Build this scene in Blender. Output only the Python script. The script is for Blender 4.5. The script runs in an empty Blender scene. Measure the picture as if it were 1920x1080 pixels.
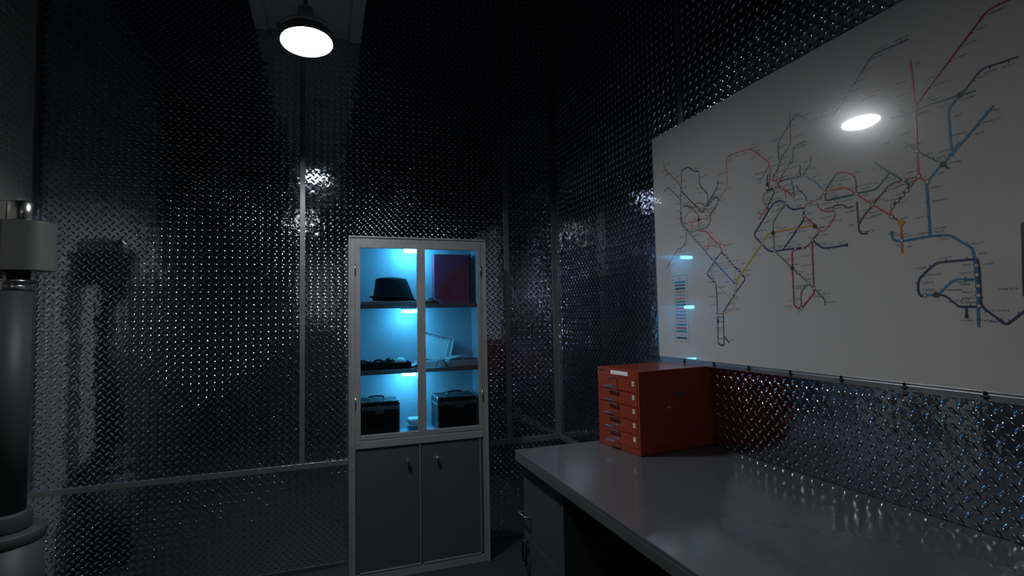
import bpy, bmesh, math, random
import numpy as np
from mathutils import Vector, Matrix
random.seed(7)
SC = bpy.context.scene
COL = SC.collection
PI = math.pi

# ------------------------------------------------------------------ camera, world, exposure
cam_data = bpy.data.cameras.new('camera')
cam_data.sensor_width = 36.0
cam_data.lens = 987.0 / 1920.0 * 36.0
cam_data.clip_start = 0.02
cam = bpy.data.objects.new('camera', cam_data)
COL.objects.link(cam)
CAM_R = ((0.942495, 5.1e-05, -0.334221), (-0.333671, -0.057201, -0.940953), (-0.019166, 0.998363, -0.053894))
m = Matrix(CAM_R).to_4x4()
m.translation = Vector((0.0, 0.0, 1.55))
cam.matrix_world = m
SC.camera = cam

world = bpy.data.worlds.new('world')
SC.world = world
world.use_nodes = True
world.node_tree.nodes['Background'].inputs[0].default_value = (0.03, 0.05, 0.09, 1)
world.node_tree.nodes['Background'].inputs[1].default_value = 0.2

SC.view_settings.view_transform = 'Standard'
SC.view_settings.look = 'None'
SC.view_settings.gamma = 1.0
SC.view_settings.use_curve_mapping = False
SC.view_settings.exposure = 0.0
try:
    SC.cycles.use_denoising = True
    SC.cycles.max_bounces = 10
    SC.cycles.glossy_bounces = 8
    SC.cycles.transparent_max_bounces = 12
    SC.cycles.sample_clamp_indirect = 60.0
except Exception:
    pass

LAMP_POWER = 260.0      # luminance of the ceiling lamp's lens
LAMP2_POWER = 64.0      # second lamp, above and behind the camera
LED_POWER = 84.0        # cyan cabinet lights

# room: x to the right, y away from the camera, z up
XL, XR, YB, YF, H = -1.51, 1.63, 3.595, -1.4, 3.95
# ------------------------------------------------------------------ materials
MATS = {}
def mat(name, color, metal=0.0, rough=0.5, spec=0.5, var=0.0, vscale=8.0, rvar=0.0, bump=0.0, bscale=30.0, coat=0.0, coat_rough=0.1):
    if name in MATS:
        return MATS[name]
    mt = bpy.data.materials.new(name)
    mt.use_nodes = True
    nt = mt.node_tree
    b = nt.nodes['Principled BSDF']
    b.inputs['Base Color'].default_value = (*color, 1)
    b.inputs['Metallic'].default_value = metal
    b.inputs['Roughness'].default_value = rough
    b.inputs['Specular IOR Level'].default_value = spec
    b.inputs['Coat Weight'].default_value = coat
    b.inputs['Coat Roughness'].default_value = coat_rough
    tc = nt.nodes.new('ShaderNodeTexCoord')
    nz = nt.nodes.new('ShaderNodeTexNoise')
    nz.inputs['Scale'].default_value = vscale
    nz.inputs['Detail'].default_value = 4
    nt.links.new(tc.outputs['Object'], nz.inputs['Vector'])
    if var > 0:
        mx = nt.nodes.new('ShaderNodeMix')
        mx.data_type = 'RGBA'
        mx.inputs[6].default_value = (*[c * (1 - var) for c in color], 1)
        mx.inputs[7].default_value = (*[min(1, c * (1 + var)) for c in color], 1)
        nt.links.new(nz.outputs['Fac'], mx.inputs[0])
        nt.links.new(mx.outputs[2], b.inputs['Base Color'])
    if rvar > 0:
        mr = nt.nodes.new('ShaderNodeMapRange')
        mr.inputs['To Min'].default_value = max(0.0, rough - rvar)
        mr.inputs['To Max'].default_value = rough + rvar
        nt.links.new(nz.outputs['Fac'], mr.inputs['Value'])
        nt.links.new(mr.outputs['Result'], b.inputs['Roughness'])
    if bump > 0:
        n2 = nt.nodes.new('ShaderNodeTexNoise')
        n2.inputs['Scale'].default_value = bscale
        n2.inputs['Detail'].default_value = 3
        nt.links.new(tc.outputs['Object'], n2.inputs['Vector'])
        bp = nt.nodes.new('ShaderNodeBump')
        bp.inputs['Strength'].default_value = 1.0
        bp.inputs['Distance'].default_value = bump
        nt.links.new(n2.outputs['Fac'], bp.inputs['Height'])
        nt.links.new(bp.outputs['Normal'], b.inputs['Normal'])
    MATS[name] = mt
    return mt

def emit(name, color, strength):
    mt = bpy.data.materials.new(name)
    mt.use_nodes = True
    nt = mt.node_tree
    nt.nodes.clear()
    e = nt.nodes.new('ShaderNodeEmission')
    e.inputs[0].default_value = (*color, 1)
    e.inputs[1].default_value = strength
    o = nt.nodes.new('ShaderNodeOutputMaterial')
    nt.links.new(e.outputs[0], o.inputs[0])
    return mt

def clear(name, tint, opacity, ior=1.45, rough=0.02, body=(1, 1, 1)):
    """thin clear sheet: see-through + fresnel gloss + a little milky body"""
    mt = bpy.data.materials.new(name)
    mt.use_nodes = True
    nt = mt.node_tree
    nt.nodes.clear()
    tr = nt.nodes.new('ShaderNodeBsdfTransparent'); tr.inputs[0].default_value = (*tint, 1)
    gl = nt.nodes.new('ShaderNodeBsdfGlossy'); gl.inputs['Roughness'].default_value = rough
    df = nt.nodes.new('ShaderNodeBsdfDiffuse'); df.inputs[0].default_value = (*body, 1)
    tl = nt.nodes.new('ShaderNodeBsdfTranslucent'); tl.inputs[0].default_value = (*body, 1)
    ms = nt.nodes.new('ShaderNodeMixShader'); ms.inputs[0].default_value = 0.2
    nt.links.new(df.outputs[0], ms.inputs[1]); nt.links.new(tl.outputs[0], ms.inputs[2])
    m1 = nt.nodes.new('ShaderNodeMixShader'); m1.inputs[0].default_value = opacity
    nt.links.new(tr.outputs[0], m1.inputs[1]); nt.links.new(ms.outputs[0], m1.inputs[2])
    fr = nt.nodes.new('ShaderNodeFresnel'); fr.inputs[0].default_value = ior
    m2 = nt.nodes.new('ShaderNodeMixShader')
    nt.links.new(fr.outputs[0], m2.inputs[0]); nt.links.new(m1.outputs[0], m2.inputs[1]); nt.links.new(gl.outputs[0], m2.inputs[2])
    o = nt.nodes.new('ShaderNodeOutputMaterial')
    nt.links.new(m2.outputs[0], o.inputs[0])
    return mt

M_PLATE = mat('tread_plate_aluminium', (0.49, 0.55, 0.655), 1.0, 0.07, rvar=0.02, vscale=3.0, bump=0.0017, bscale=20.0)
M_LEFT = mat('left_wall_metal', (0.60, 0.59, 0.54), 0.3, 0.38, rvar=0.08, vscale=5.0, bump=0.0015, bscale=14.0)
M_TRIM = mat('trim_aluminium', (0.30, 0.31, 0.32), 0.75, 0.38, rvar=0.08, vscale=12.0, var=0.1)
M_CEIL = mat('ceiling_black', (0.035, 0.045, 0.085), 0.0, 0.8, var=0.2)
M_FLOOR = mat('floor_dark', (0.016, 0.018, 0.021), 0.0, 0.6, var=0.3, vscale=20.0, bump=0.0006, bscale=120.0)
M_FRONT = mat('front_wall_dark', (0.03, 0.033, 0.036), 0.0, 0.6, var=0.15)
M_PALE = mat('reflection_panel_pale', (0.75, 0.75, 0.74), 0.0, 0.5, var=0.08)  # colour of the added panel behind the camera
M_DOORD = mat('dark_door_paint', (0.06, 0.066, 0.07), 0.2, 0.5, var=0.15, vscale=4.0)
M_DUCT = mat('duct_paint', (0.45, 0.49, 0.53), 0.0, 0.6, var=0.15, vscale=5.0)
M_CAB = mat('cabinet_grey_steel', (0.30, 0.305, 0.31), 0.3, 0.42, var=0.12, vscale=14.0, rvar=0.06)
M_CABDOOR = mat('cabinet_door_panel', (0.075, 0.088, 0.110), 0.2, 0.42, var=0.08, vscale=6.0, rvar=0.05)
M_CABIN = mat('cabinet_lining_white', (0.48, 0.51, 0.55), 0.0, 0.45, var=0.03)
M_SCREW = mat('screw_dark', (0.03, 0.03, 0.035), 0.6, 0.35)
M_CHROME = mat('chrome', (0.80, 0.82, 0.85), 1.0, 0.12, rvar=0.03)
M_STEEL = mat('machined_steel', (0.42, 0.42, 0.42), 1.0, 0.22, rvar=0.05, vscale=20)
M_RIM = mat('lamp_rim_grey', (0.16, 0.16, 0.16), 0.0, 0.7, var=0.05)
M_KNUCKLE = mat('knuckle_grey_paint', (0.115, 0.12, 0.112), 0.0, 0.45)
M_POST = mat('post_grey_paint', (0.042, 0.048, 0.050), 0.0, 0.55, rvar=0.06, var=0.1)
M_BOARD = mat('whiteboard_gloss', (0.50, 0.482, 0.468), 0.0, 0.18, spec=0.2, var=0.015, vscale=2.0, coat=1.0, coat_rough=0.025)
M_COUNTER = mat('counter_laminate', (0.072, 0.080, 0.089), 0.0, 0.14, spec=0.7, var=0.08, vscale=40.0, rvar=0.03)
M_COUNTER_EDGE = mat('counter_edge', (0.065, 0.075, 0.072), 0.0, 0.4, var=0.1)
M_PED = mat('pedestal_grey', (0.040, 0.050, 0.066), 0.1, 0.45, var=0.06, rvar=0.05)
M_RED = mat('orange_red_enamel', (0.25, 0.040, 0.019), 0.0, 0.20, var=0.08, vscale=6.0, rvar=0.05)
M_WHITE = mat('paper_white', (0.78, 0.78, 0.76), 0.0, 0.6, var=0.05)
M_BLACK = mat('black_felt', (0.012, 0.013, 0.016), 0.0, 0.85, var=0.3, vscale=60.0)
M_BLACKP = mat('black_plastic', (0.012, 0.012, 0.014), 0.0, 0.35, var=0.2)
M_CASE = mat('case_black_panel', (0.014, 0.014, 0.016), 0.0, 0.3, var=0.2, bump=0.0004, bscale=200.0)
M_ALU = mat('case_aluminium', (0.55, 0.56, 0.58), 0.9, 0.28, rvar=0.06, vscale=30)
M_MAROON = mat('maroon_folder_board', (0.48, 0.07, 0.14), 0.0, 0.4, var=0.06)
M_MAROON2 = mat('maroon_below_lit_edge', (0.62, 0.05, 0.07), 0.0, 0.4, var=0.06)  # redder tone painted below the diagonal edge of the lit triangle
M_BROWN = mat('brown_cardboard', (0.28, 0.13, 0.06), 0.0, 0.7, var=0.15, vscale=30)
M_PAPER = mat('newsprint', (0.66, 0.62, 0.56), 0.0, 0.8, var=0.25, vscale=50)
M_GLASS = clear('cabinet_glass', (0.96, 0.98, 0.98), 0.0, 1.42, 0.0)
M_CLEARP = clear('clear_plastic', (0.9, 0.95, 0.97), 0.88, 1.45, 0.08)
M_LAMP = emit('lamp_lens', (0.91, 0.965, 1.0), LAMP_POWER)
M_LAMP2 = emit('second_lamp_lens', (1.0, 0.90, 0.76), LAMP2_POWER)
M_LED = emit('cyan_led', (0.07, 0.53, 1.0), LED_POWER)

# ------------------------------------------------------------------ helpers
class MB:
    """collects shapes in one bmesh with several material slots"""
    def __init__(self, *mats):
        self.bm = bmesh.new(); self.mats = list(mats); self.smooth = []
    def _new(self, verts, mi, smooth):
        fs = set()
        for v in verts:
            for f in v.link_faces: fs.add(f)
        for f in fs: f.material_index = mi; f.smooth = smooth
    def box(self, x0, x1, y0, y1, z0, z1, bevel=0.0, mi=0, rot=None, seg=2):
        r = bmesh.ops.create_cube(self.bm, size=1.0)
        vs = r['verts']
        for v in vs:
            v.co = Vector(((x0 + x1) / 2 + v.co.x * (x1 - x0), (y0 + y1) / 2 + v.co.y * (y1 - y0), (z0 + z1) / 2 + v.co.z * (z1 - z0)))
        if bevel > 0:
            es = list({e for v in vs for e in v.link_edges})
            r2 = bmesh.ops.bevel(self.bm, geom=es, offset=bevel, segments=seg, profile=0.5, affect='EDGES')
            vs = r2['verts']
        if rot is not None:
            for v in vs: v.co = rot @ v.co
        self._new(vs, mi, False)
        return vs
    def cyl(self, p0, p1, r0, r1=None, seg=24, mi=0, smooth=True, caps=True):
        if r1 is None: r1 = r0
        p0 = Vector(p0); p1 = Vector(p1); d = p1 - p0
        q = d.to_track_quat('Z', 'Y').to_matrix()
        rings = []
        for p, r in ((p0, r0), (p1, r1)):
            rings.append([self.bm.verts.new(p + q @ Vector((r * math.cos(2 * PI * i / seg), r * math.sin(2 * PI * i / seg), 0))) for i in range(seg)])
        for i in range(seg):
            f = self.bm.faces.new((rings[0][i], rings[0][(i + 1) % seg], rings[1][(i + 1) % seg], rings[1][i])); f.smooth = smooth; f.material_index = mi
        if caps:
            f = self.bm.faces.new(rings[0][::-1]); f.material_index = mi
            f = self.bm.faces.new(rings[1]); f.material_index = mi
    def lathe(self, profile, center, seg=40, mi=0, axis=None, sx=1.0, sy=1.0, smooth=True, fn=None):
        """profile: (radius, height) list turned about z (or axis matrix)"""
        c = Vector(center); rings = []
        for r, h in profile:
            ring = []
            if r < 1e-6:
                p = Vector((0, 0, h))
                if fn: p = fn(p)
                ring = [self.bm.verts.new(c + (axis @ p if axis else p))]
            else:
                for i in range(seg):
                    a = 2 * PI * i / seg
                    p = Vector((r * math.cos(a) * sx, r * math.sin(a) * sy, h))
                    if fn: p = fn(p)
                    ring.append(self.bm.verts.new(c + (axis @ p if axis else p)))
            rings.append(ring)
        for a, b in zip(rings[:-1], rings[1:]):
            if len(a) == 1 and len(b) == 1: continue
            for i in range(seg):
                j = (i + 1) % seg
                if len(a) == 1: vs = (a[0], b[j], b[i])
                elif len(b) == 1: vs = (a[i], a[j], b[0])
                else: vs = (a[i], a[j], b[j], b[i])
                f = self.bm.faces.new(vs); f.smooth = smooth; f.material_index = mi
    def tube(self, pts, r, seg=8, mi=0, closed=False):
        pts = [Vector(p) for p in pts]; n = len(pts); rings = []
        for i, p in enumerate(pts):
            a = pts[(i - 1) % n] if (closed or i > 0) else p
            b = pts[(i + 1) % n] if (closed or i < n - 1) else p
            q = (b - a).to_track_quat('Z', 'Y').to_matrix()
            rings.append([self.bm.verts.new(p + q @ Vector((r * math.cos(2 * PI * k / seg), r * math.sin(2 * PI * k / seg), 0))) for k in range(seg)])
        rng = range(n if closed else n - 1)
        for i in rng:
            A, B = rings[i], rings[(i + 1) % n]
            # align ring starts to avoid twisting
            best = min(range(seg), key=lambda s: (A[0].co - B[s].co).length)
            for k in range(seg):
                f = self.bm.faces.new((A[k], A[(k + 1) % seg], B[(best + k + 1) % seg], B[(best + k) % seg])); f.smooth = True; f.material_index = mi
        if not closed:
            self.bm.faces.new(rings[0][::-1]).material_index = mi
            self.bm.faces.new(rings[-1]).material_index = mi
    def prism(self, outline, axis, lo, hi, mi=0, smooth=False):
        """outline: list of 2-D points; extruded along 'x','y' or 'z' from lo to hi"""
        def mk(p, t):
            return {'x': Vector((t, p[0], p[1])), 'y': Vector((p[0], t, p[1])), 'z': Vector((p[0], p[1], t))}[axis]
        A = [self.bm.verts.new(mk(p, lo)) for p in outline]; B = [self.bm.verts.new(mk(p, hi)) for p in outline]
        n = len(outline)
        for i in range(n):
            f = self.bm.faces.new((A[i], A[(i + 1) % n], B[(i + 1) % n], B[i])); f.material_index = mi; f.smooth = smooth
        self.bm.faces.new(A[::-1]).material_index = mi
        self.bm.faces.new(B).material_index = mi
    def build(self, name, parent=None, loc=(0, 0, 0)):
        bmesh.ops.recalc_face_normals(self.bm, faces=self.bm.faces[:])
        me = bpy.data.meshes.new(name)
        self.bm.to_mesh(me); self.bm.free()
        for m_ in self.mats: me.materials.append(m_)
        o = bpy.data.objects.new(name, me)
        COL.objects.link(o)
        if parent is not None: o.parent = parent
        o.location = loc
        return o

def thing(name, label, cat, loc=(0, 0, 0), rz=0.0, group=None):
    o = bpy.data.objects.new(name, None)
    COL.objects.link(o)
    o.empty_display_size = 0.05
    o.location = loc; o.rotation_euler = (0, 0, rz)
    o['label'] = label; o['category'] = cat
    if group: o['group'] = group
    return o
def tag(o, label, cat, group=None, kind=None):
    o['label'] = label; o['category'] = cat
    if group: o['group'] = group
    if kind: o['kind'] = kind
    return o
def struct(o):
    o['kind'] = 'structure'
    return o
def copy_tree(o, parent=None):
    c = o.copy(); COL.objects.link(c)
    if parent is not None: c.parent = parent
    for ch in list(o.children): copy_tree(ch, c)
    return c

# ------------------------------------------------------------------ tread plate walls
PITCH = 0.0422
def lug_template(seg=10, a=0.0168, b=0.0067, h=0.0027):
    vs, fs = [], []
    rings = (1.0, 0.78, 0.42)
    for rho in rings:
        for i in range(seg):
            t = 2 * PI * i / seg
            # pointed lens outline
            u = math.cos(t); v = math.sin(t)
            vs.append((a * rho * u, b * rho * v * (1 - 0.25 * u * u), h * (1 - rho * rho)))
    vs.append((0, 0, h))
    for k in range(len(rings) - 1):
        for i in range(seg):
            j = (i + 1) % seg
            A, B = k * seg, (k + 1) * seg
            fs += [(A + i, A + j, B + j), (A + i, B + j, B + i)]
    A = (len(rings) - 1) * seg
    for i in range(seg): fs.append((A + i, A + (i + 1) % seg, len(vs) - 1))
    return np.array(vs), np.array(fs)

def plate_wall(name, origin, eu, ev, en, U, V, thick, holes, material, lug_range=None):
    """flat slab (U x V) facing en, with raised lugs in the two crossed directions, as one mesh"""
    origin, eu, ev, en = [np.array(q, float) for q in (origin, eu, ev, en)]
    tv, tf = lug_template()
    lug_range = lug_range or (0, U, 0, V)
    pts = []
    for k, (ang, off) in enumerate(((math.radians(-40), 0.0), (math.radians(40), 0.5))):
        iu = np.arange(math.floor(lug_range[0] / PITCH), math.ceil(lug_range[1] / PITCH) + 1)
        iv = np.arange(math.floor(lug_range[2] / PITCH), math.ceil(lug_range[3] / PITCH) + 1)
        uu, vv = np.meshgrid((iu + off) * PITCH, (iv + off) * PITCH)
        uu, vv = uu.ravel(), vv.ravel()
        keep = (uu > lug_range[0] + 0.016) & (uu < lug_range[1] - 0.016) & (vv > lug_range[2] + 0.014) & (vv < lug_range[3] - 0.014)
        for (a0, a1, b0, b1) in holes:
            keep &= ~((uu > a0) & (uu < a1) & (vv > b0) & (vv < b1))
        uu, vv = uu[keep], vv[keep]
        c, s = math.cos(ang), math.sin(ang)
        lu = tv[:, 0] * c - tv[:, 1] * s; lv = tv[:, 0] * s + tv[:, 1] * c
        P = (origin[None, None] + (uu[:, None] + lu[None])[..., None] * eu + (vv[:, None] + lv[None])[..., None] * ev + np.broadcast_to(tv[:, 2], (len(uu), len(tv)))[..., None] * en)
        pts.append(P.reshape(-1, 3))
    nl = sum(len(p) for p in pts) // len(tv)
    slab = np.array([origin + u * eu + v * ev - w * en for w in (0, thick) for v in (0, V) for u in (0, U)])
    verts = np.vstack([slab] + pts)
    quads = [(0, 1, 3, 2), (4, 6, 7, 5), (0, 4, 5, 1), (2, 3, 7, 6), (0, 2, 6, 4), (1, 5, 7, 3)]
    tris = (tf[None] + (np.arange(nl) * len(tv))[:, None, None] + 8).reshape(-1, 3)
    flip = np.dot(np.cross(eu, ev), en) < 0
    if flip:
        tris = tris[:, ::-1]; quads = [q[::-1] for q in quads]
    me = bpy.data.meshes.new(name)
    me.vertices.add(len(verts)); me.vertices.foreach_set('co', verts.astype(np.float32).ravel())
    loops = np.concatenate([np.array(quads).ravel(), tris.ravel()]).astype(np.int32)
    starts = np.concatenate([np.arange(6) * 4, 24 + np.arange(len(tris)) * 3]).astype(np.int32)
    me.loops.add(len(loops)); me.loops.foreach_set('vertex_index', loops)
    me.polygons.add(len(starts)); me.polygons.foreach_set('loop_start', starts)
    sm = np.ones(len(starts), bool); sm[:6] = False
    me.polygons.foreach_set('use_smooth', sm)
    me.update(calc_edges=True); me.validate()
    me.materials.append(material)
    o = bpy.data.objects.new(name, me)
    COL.objects.link(o)
    return struct(o)

# back wall (seen face at y = YB)
plate_wall('wall_back', (XL, YB, 0), (1, 0, 0), (0, 0, 1), (0, -1, 0), XR - XL, H, 0.1, [(0.14 + 1.51, 0.98 + 1.51, 0, 2.04)], M_PLATE)
# right wall (seen face at x = XR); lugs hidden behind the board and below the counter are left out
plate_wall('wall_right', (XR, YB, 0), (0, -1, 0), (0, 0, 1), (-1, 0, 0), YB - YF, H, 0.1,
           [(YB - 2.30, YB + 0.6, 1.33, 2.455), (YB + 0.5, 9, 0, 9)], M_PLATE)
plate_wall('wall_left', (XL, 1.29, 0), (0, 1, 0), (0, 0, 1), (1, 0, 0), YB - 1.29, H, 0.1, [], M_LEFT, lug_range=(2.85 - 1.29, YB - 1.29, 0, 3.2))
def slab(name, x0, x1, y0, y1, z0, z1, m_):
    b = MB(m_); b.box(x0, x1, y0, y1, z0, z1); return struct(b.build(name))
slab('wall_rear_left', XL - 0.1, XL, YF, 1.289, 0, H, M_FRONT)
slab('wall_front', XL - 0.1, XR + 0.1, YF - 0.1, YF, 0, H, M_FRONT)
slab('floor', XL - 0.1, XR + 0.1, YF - 0.1, YB + 0.1, -0.1, 0.0, M_FLOOR)
slab('ceiling', XL - 0.1, XR + 0.1, YF - 0.1, YB + 0.1, H, H + 0.1, M_CEIL)
# unseen pale panel added behind the camera for the bright patch mirrored in plate
b = MB(M_PALE, M_TRIM, M_DOORD)
b.box(-0.38, 0.22, YF, YF + 0.045, 1.55, 2.62, 0.004); b.box(-0.38, 0.22, YF, YF + 0.05, 0.0, 1.545, 0.004, mi=2)
b.box(-0.42, -0.38, YF, YF + 0.06, 0.0, 2.66, 0.003, mi=1); b.box(0.22, 0.26, YF, YF + 0.06, 0.0, 2.66, 0.003, mi=1)
b.box(-0.38, 0.22, YF, YF + 0.06, 2.62, 2.66, 0.003, mi=1)
refl_panel = struct(b.build('reflection_panel'))
# dark door set on the left wall
b = MB(M_DOORD)
b.box(XL, XL + 0.03, 1.33, 2.72, 0.02, 1.93, 0.004)
b.box(XL + 0.03, XL + 0.042, 1.45, 2.60, 0.15, 0.95, 0.004); b.box(XL + 0.03, XL + 0.042, 1.45, 2.60, 1.05, 1.82, 0.004)
struct(b.build('door_1'))

# aluminium cover strips with rivets
trim_n = [0]
def trim(boxes, rivets, normal):
    trim_n[0] += 1
    b = MB(M_TRIM)
    for q in boxes: b.box(*q, 0.0012)
    n = Vector(normal)
    for p in rivets:
        p = Vector(p)
        q = n.to_track_quat('Z', 'Y').to_matrix()
        b.lathe([(0.0045, 0.0), (0.0036, 0.0018), (0.0018, 0.0028), (0.0, 0.003)], p, seg=8, axis=q)
    return struct(b.build('trim_%d' % trim_n[0]))
def steps(a, b_, d):
    n = int(abs(b_ - a) / d); return [a + (b_ - a) * (i + 0.5) / max(1, n) for i in range(n)]
tb = YB - 0.0045
trim([(-0.1525, -0.1215, tb, YB, 0.655, H)], [(-0.137, tb, z) for z in steps(0.7, 3.9, 0.3)], (0, -1, 0))
trim([(1.219, 1.257, tb, YB, 0.68, H)], [(1.238, tb, z) for z in steps(0.7, 3.9, 0.3)], (0, -1, 0))
trim([(XL, 0.136, tb - 0.002, YB, 0.622, 0.655)], [(x, tb - 0.002, 0.6385) for x in steps(XL, 0.13, 0.2)], (0, -1, 0))
trim([(0.99, XR, tb - 0.002, YB, 0.645, 0.682)], [(x, tb - 0.002, 0.6635) for x in steps(1.0, XR, 0.2)], (0, -1, 0))
# inside corner between back and right wall
trim([(XR - 0.034, XR, tb - 0.001, YB, 0.682, H), (XR - 0.005, XR, YB - 0.034, YB - 0.005, 0.682, H)], [(XR - 0.018, tb - 0.001, z) for z in steps(0.8, 3.9, 0.35)], (0, -1, 0))
trim([(XR - 0.006, XR, 0.6, YB - 0.007, 0.645, 0.682)], [(XR - 0.006, y, 0.6635) for y in steps(0.7, 3.5, 0.2)], (-1, 0, 0))
trim([(XR - 0.005, XR, 2.072, 2.104, 2.466, H)], [(XR - 0.005, 2.088, z) for z in steps(2.5, 3.9, 0.3)], (-1, 0, 0))
# inside corner between back and left wall
trim([(XL, XL + 0.012, tb - 0.001, YB, 0.66, H), (XL, XL + 0.005, YB - 0.050, YB - 0.005, 0.66, H)], [(XL + 0.005, YB - 0.02, z) for z in steps(0.8, 3.9, 0.35)], (1, 0, 0))
# dark strip put in for the shadow line at the wall's foot
b = MB(M_DOORD)
b.box(XL, 0.13, YB - 0.008, YB, 0.0, 0.022, 0.002); struct(b.build('base_shadow_back'))
b = MB(M_DOORD)
b.box(1.0, XR, YB - 0.008, YB, 0.0, 0.022, 0.002); struct(b.build('base_shadow_corner'))

# ------------------------------------------------------------------ duct and lamps
b = MB(M_DUCT)
b.box(-0.42, 0.226, YF, YB, 3.42, 3.62, 0.004)
b.box(-0.42, -0.345, YF, YB - 0.003, 3.405, 3.42, 0.003); b.box(0.15, 0.226, YF, YB - 0.003, 3.405, 3.42, 0.003)
for y in (-1.1, 0.1, 1.3, 2.5): b.box(-0.345, 0.15, y - 0.012, y + 0.012, 3.412, 3.42, 0.002)
for x in (-0.36, 0.16):
    for y in (-1.6, 0.4, 2.2): b.cyl((x, y, 3.61), (x, y, H), 0.008, seg=8)
tag(b.build('ceiling_duct'), 'grey rectangular duct running overhead under the black ceiling', 'duct')

def make_lamp(center, nrm, lens_mat, label, R=0.107):
    c = Vector(center); n = Vector(nrm).normalized()
    t = thing('ceiling_lamp', label, 'lamp', center, 0, 'round lamps hanging under the duct')
    ax = (-n).to_track_quat('Z', 'Y').to_matrix()    # local +z points up, out of the back of the lamp
    b = MB(M_DUCT)
    b.lathe([(R + 0.001, 0.006), (R + 0.008, 0.004), (R + 0.010, 0.016), (R + 0.006, 0.024), (R * 0.80, 0.040), (R * 0.45, 0.055), (0.04, 0.060), (0.034, 0.13), (0.0, 0.135)], (0, 0, 0), seg=48, axis=ax)
    b.build('housing', t)
    b = MB(M_RIM)
    b.lathe([(R + 0.001, -0.032), (R + 0.003, -0.034), (R + 0.0085, -0.031), (R + 0.0085, 0.0), (R + 0.006, 0.005), (R - 0.002, 0.003), (R + 0.001, -0.032)], (0, 0, 0), seg=48, axis=ax)
    b.build('rim', t)
    b = MB(lens_mat)
    b.lathe([(0.0, -0.005), (R * 0.4, -0.0045), (R * 0.75, -0.0025), (R - 0.003, 0.0), (R - 0.003, 0.002), (0, 0.003)], (0, 0, 0), seg=48, axis=ax)
    b.build('lens', t)
    for sgn in (-1, 1):
        b = MB(M_STEEL)
        p = ax @ Vector((sgn * (R + 0.011), 0, 0))
        b.box(p.x - 0.005, p.x + 0.005, p.y - 0.010, p.y + 0.010, p.z - 0.010, p.z + 0.020, 0.002)
        b.build('clip', t)
    b = MB(M_DOORD)
    top = ax @ Vector((0, 0, 0.13))
    b.cyl(top, (top.x * 0.4, top.y * 0.4, 3.43 - c.z), 0.009, seg=12)
    b.cyl((top.x * 0.4, top.y * 0.4, 3.40 - c.z), (top.x * 0.4, top.y * 0.4, 3.42 - c.z), 0.045, seg=24)
    b.build('stem', t)
    return t
make_lamp((-0.078, 2.43, 2.806), (0.04, -0.12, -1), M_LAMP, 'bright round lamp hanging in front of the plated back wall')
make_lamp((-0.25, 0.16, 2.82), (0.0, 0.0, -1), M_LAMP2, 'dimmer warm round lamp above the camera, seen only mirrored in the back wall')

# ------------------------------------------------------------------ tall cabinet
CX0, CX1, CY, CD = 0.138, 0.986, 3.30, 3.59
cab = thing('storage_cabinet', 'tall grey metal cabinet with two glazed doors lit blue inside', 'cabinet', ((CX0 + CX1) / 2, (CY + CD) / 2, 0))
cab_o = Vector(cab.location)
def cpart(b, name, par=cab):
    o = b.build(name, par)
    if par is cab: o.location = -cab_o
    return o
b = MB(M_CAB, M_CABIN)
b.box(CX0, CX0 + 0.012, CY + 0.022, CD, 0, 2.048, mi=0); b.box(CX1 - 0.012, CX1, CY + 0.022, CD, 0, 2.048, mi=0)
b.box(CX0 + 0.012, CX1 - 0.012, CY + 0.022, CD, 2.036, 2.048, mi=0)
b.box(CX0 + 0.012, CX1 - 0.012, CY + 0.04, CD - 0.012, 0.03, 0.045, mi=0)
b.box(CX0 + 0.012, CX1 - 0.012, CD - 0.012, CD - 0.002, 0.0, 0.80, mi=0)
# white lining of the lit upper part
b.box(CX0 + 0.012, CX0 + 0.020, CY + 0.023, CD - 0.012, 0.822, 2.036, mi=1); b.box(CX1 - 0.020, CX1 - 0.012, CY + 0.023, CD - 0.012, 0.822, 2.036, mi=1)
b.box(CX0 + 0.012, CX1 - 0.012, CD - 0.012, CD - 0.002, 0.80, 2.036, mi=1)
b.box(CX0 + 0.020, CX1 - 0.020, CY + 0.023, CD - 0.012, 2.028, 2.036, mi=1)
b.box(CX0 + 0.012, CX1 - 0.012, CY + 0.023, CD - 0.012, 0.800, 0.822, mi=1)
cpart(b, 'body')
b = MB(M_CAB, M_SCREW)
fw = 0.030
b.box(CX0, CX0 + fw, CY, CY + 0.022, 0, 2.05, 0.002); b.box(CX1 - fw, CX1, CY, CY + 0.022, 0, 2.05, 0.002)
b.box(CX0 + fw, CX1 - fw, CY, CY + 0.022, 2.022, 2.05, 0.002)
b.box(CX0 + fw, CX1 - fw, CY - 0.004, CY + 0.022, 0.778, 0.824, 0.003)
b.box(CX0 + fw, CX1 - fw, CY, CY + 0.022, 0.0, 0.048, 0.002)
def screw(b_, x, z, y=CY, mi=1, r=0.0028): b_.lathe([(r, 0.0), (r * 0.9, 0.0012), (0, 0.0014)], (x, y, z), seg=8, mi=mi, axis=Vector((0, -1, 0)).to_track_quat('Z', 'Y').to_matrix())
for z in steps(0.05, 2.0, 0.24): screw(b, CX0 + 0.012, z); screw(b, CX1 - 0.012, z)
for x in steps(CX0, CX1, 0.12): screw(b, x, 2.036)
cpart(b, 'face_frame')
# raised angle strip framing the whole front (mitred look at the top corners)
b = MB(M_CAB)
for q in ((CX0 - 0.006, CX0 + 0.004, CY - 0.006, CY + 0.02, 0, 2.056), (CX1 - 0.004, CX1 + 0.006, CY - 0.006, CY + 0.02, 0, 2.056), (CX0 + 0.004, CX1 - 0.004, CY - 0.006, CY + 0.02, 2.046, 2.056)): b.box(*q, 0.0015)
cpart(b, 'edge_angle')
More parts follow.
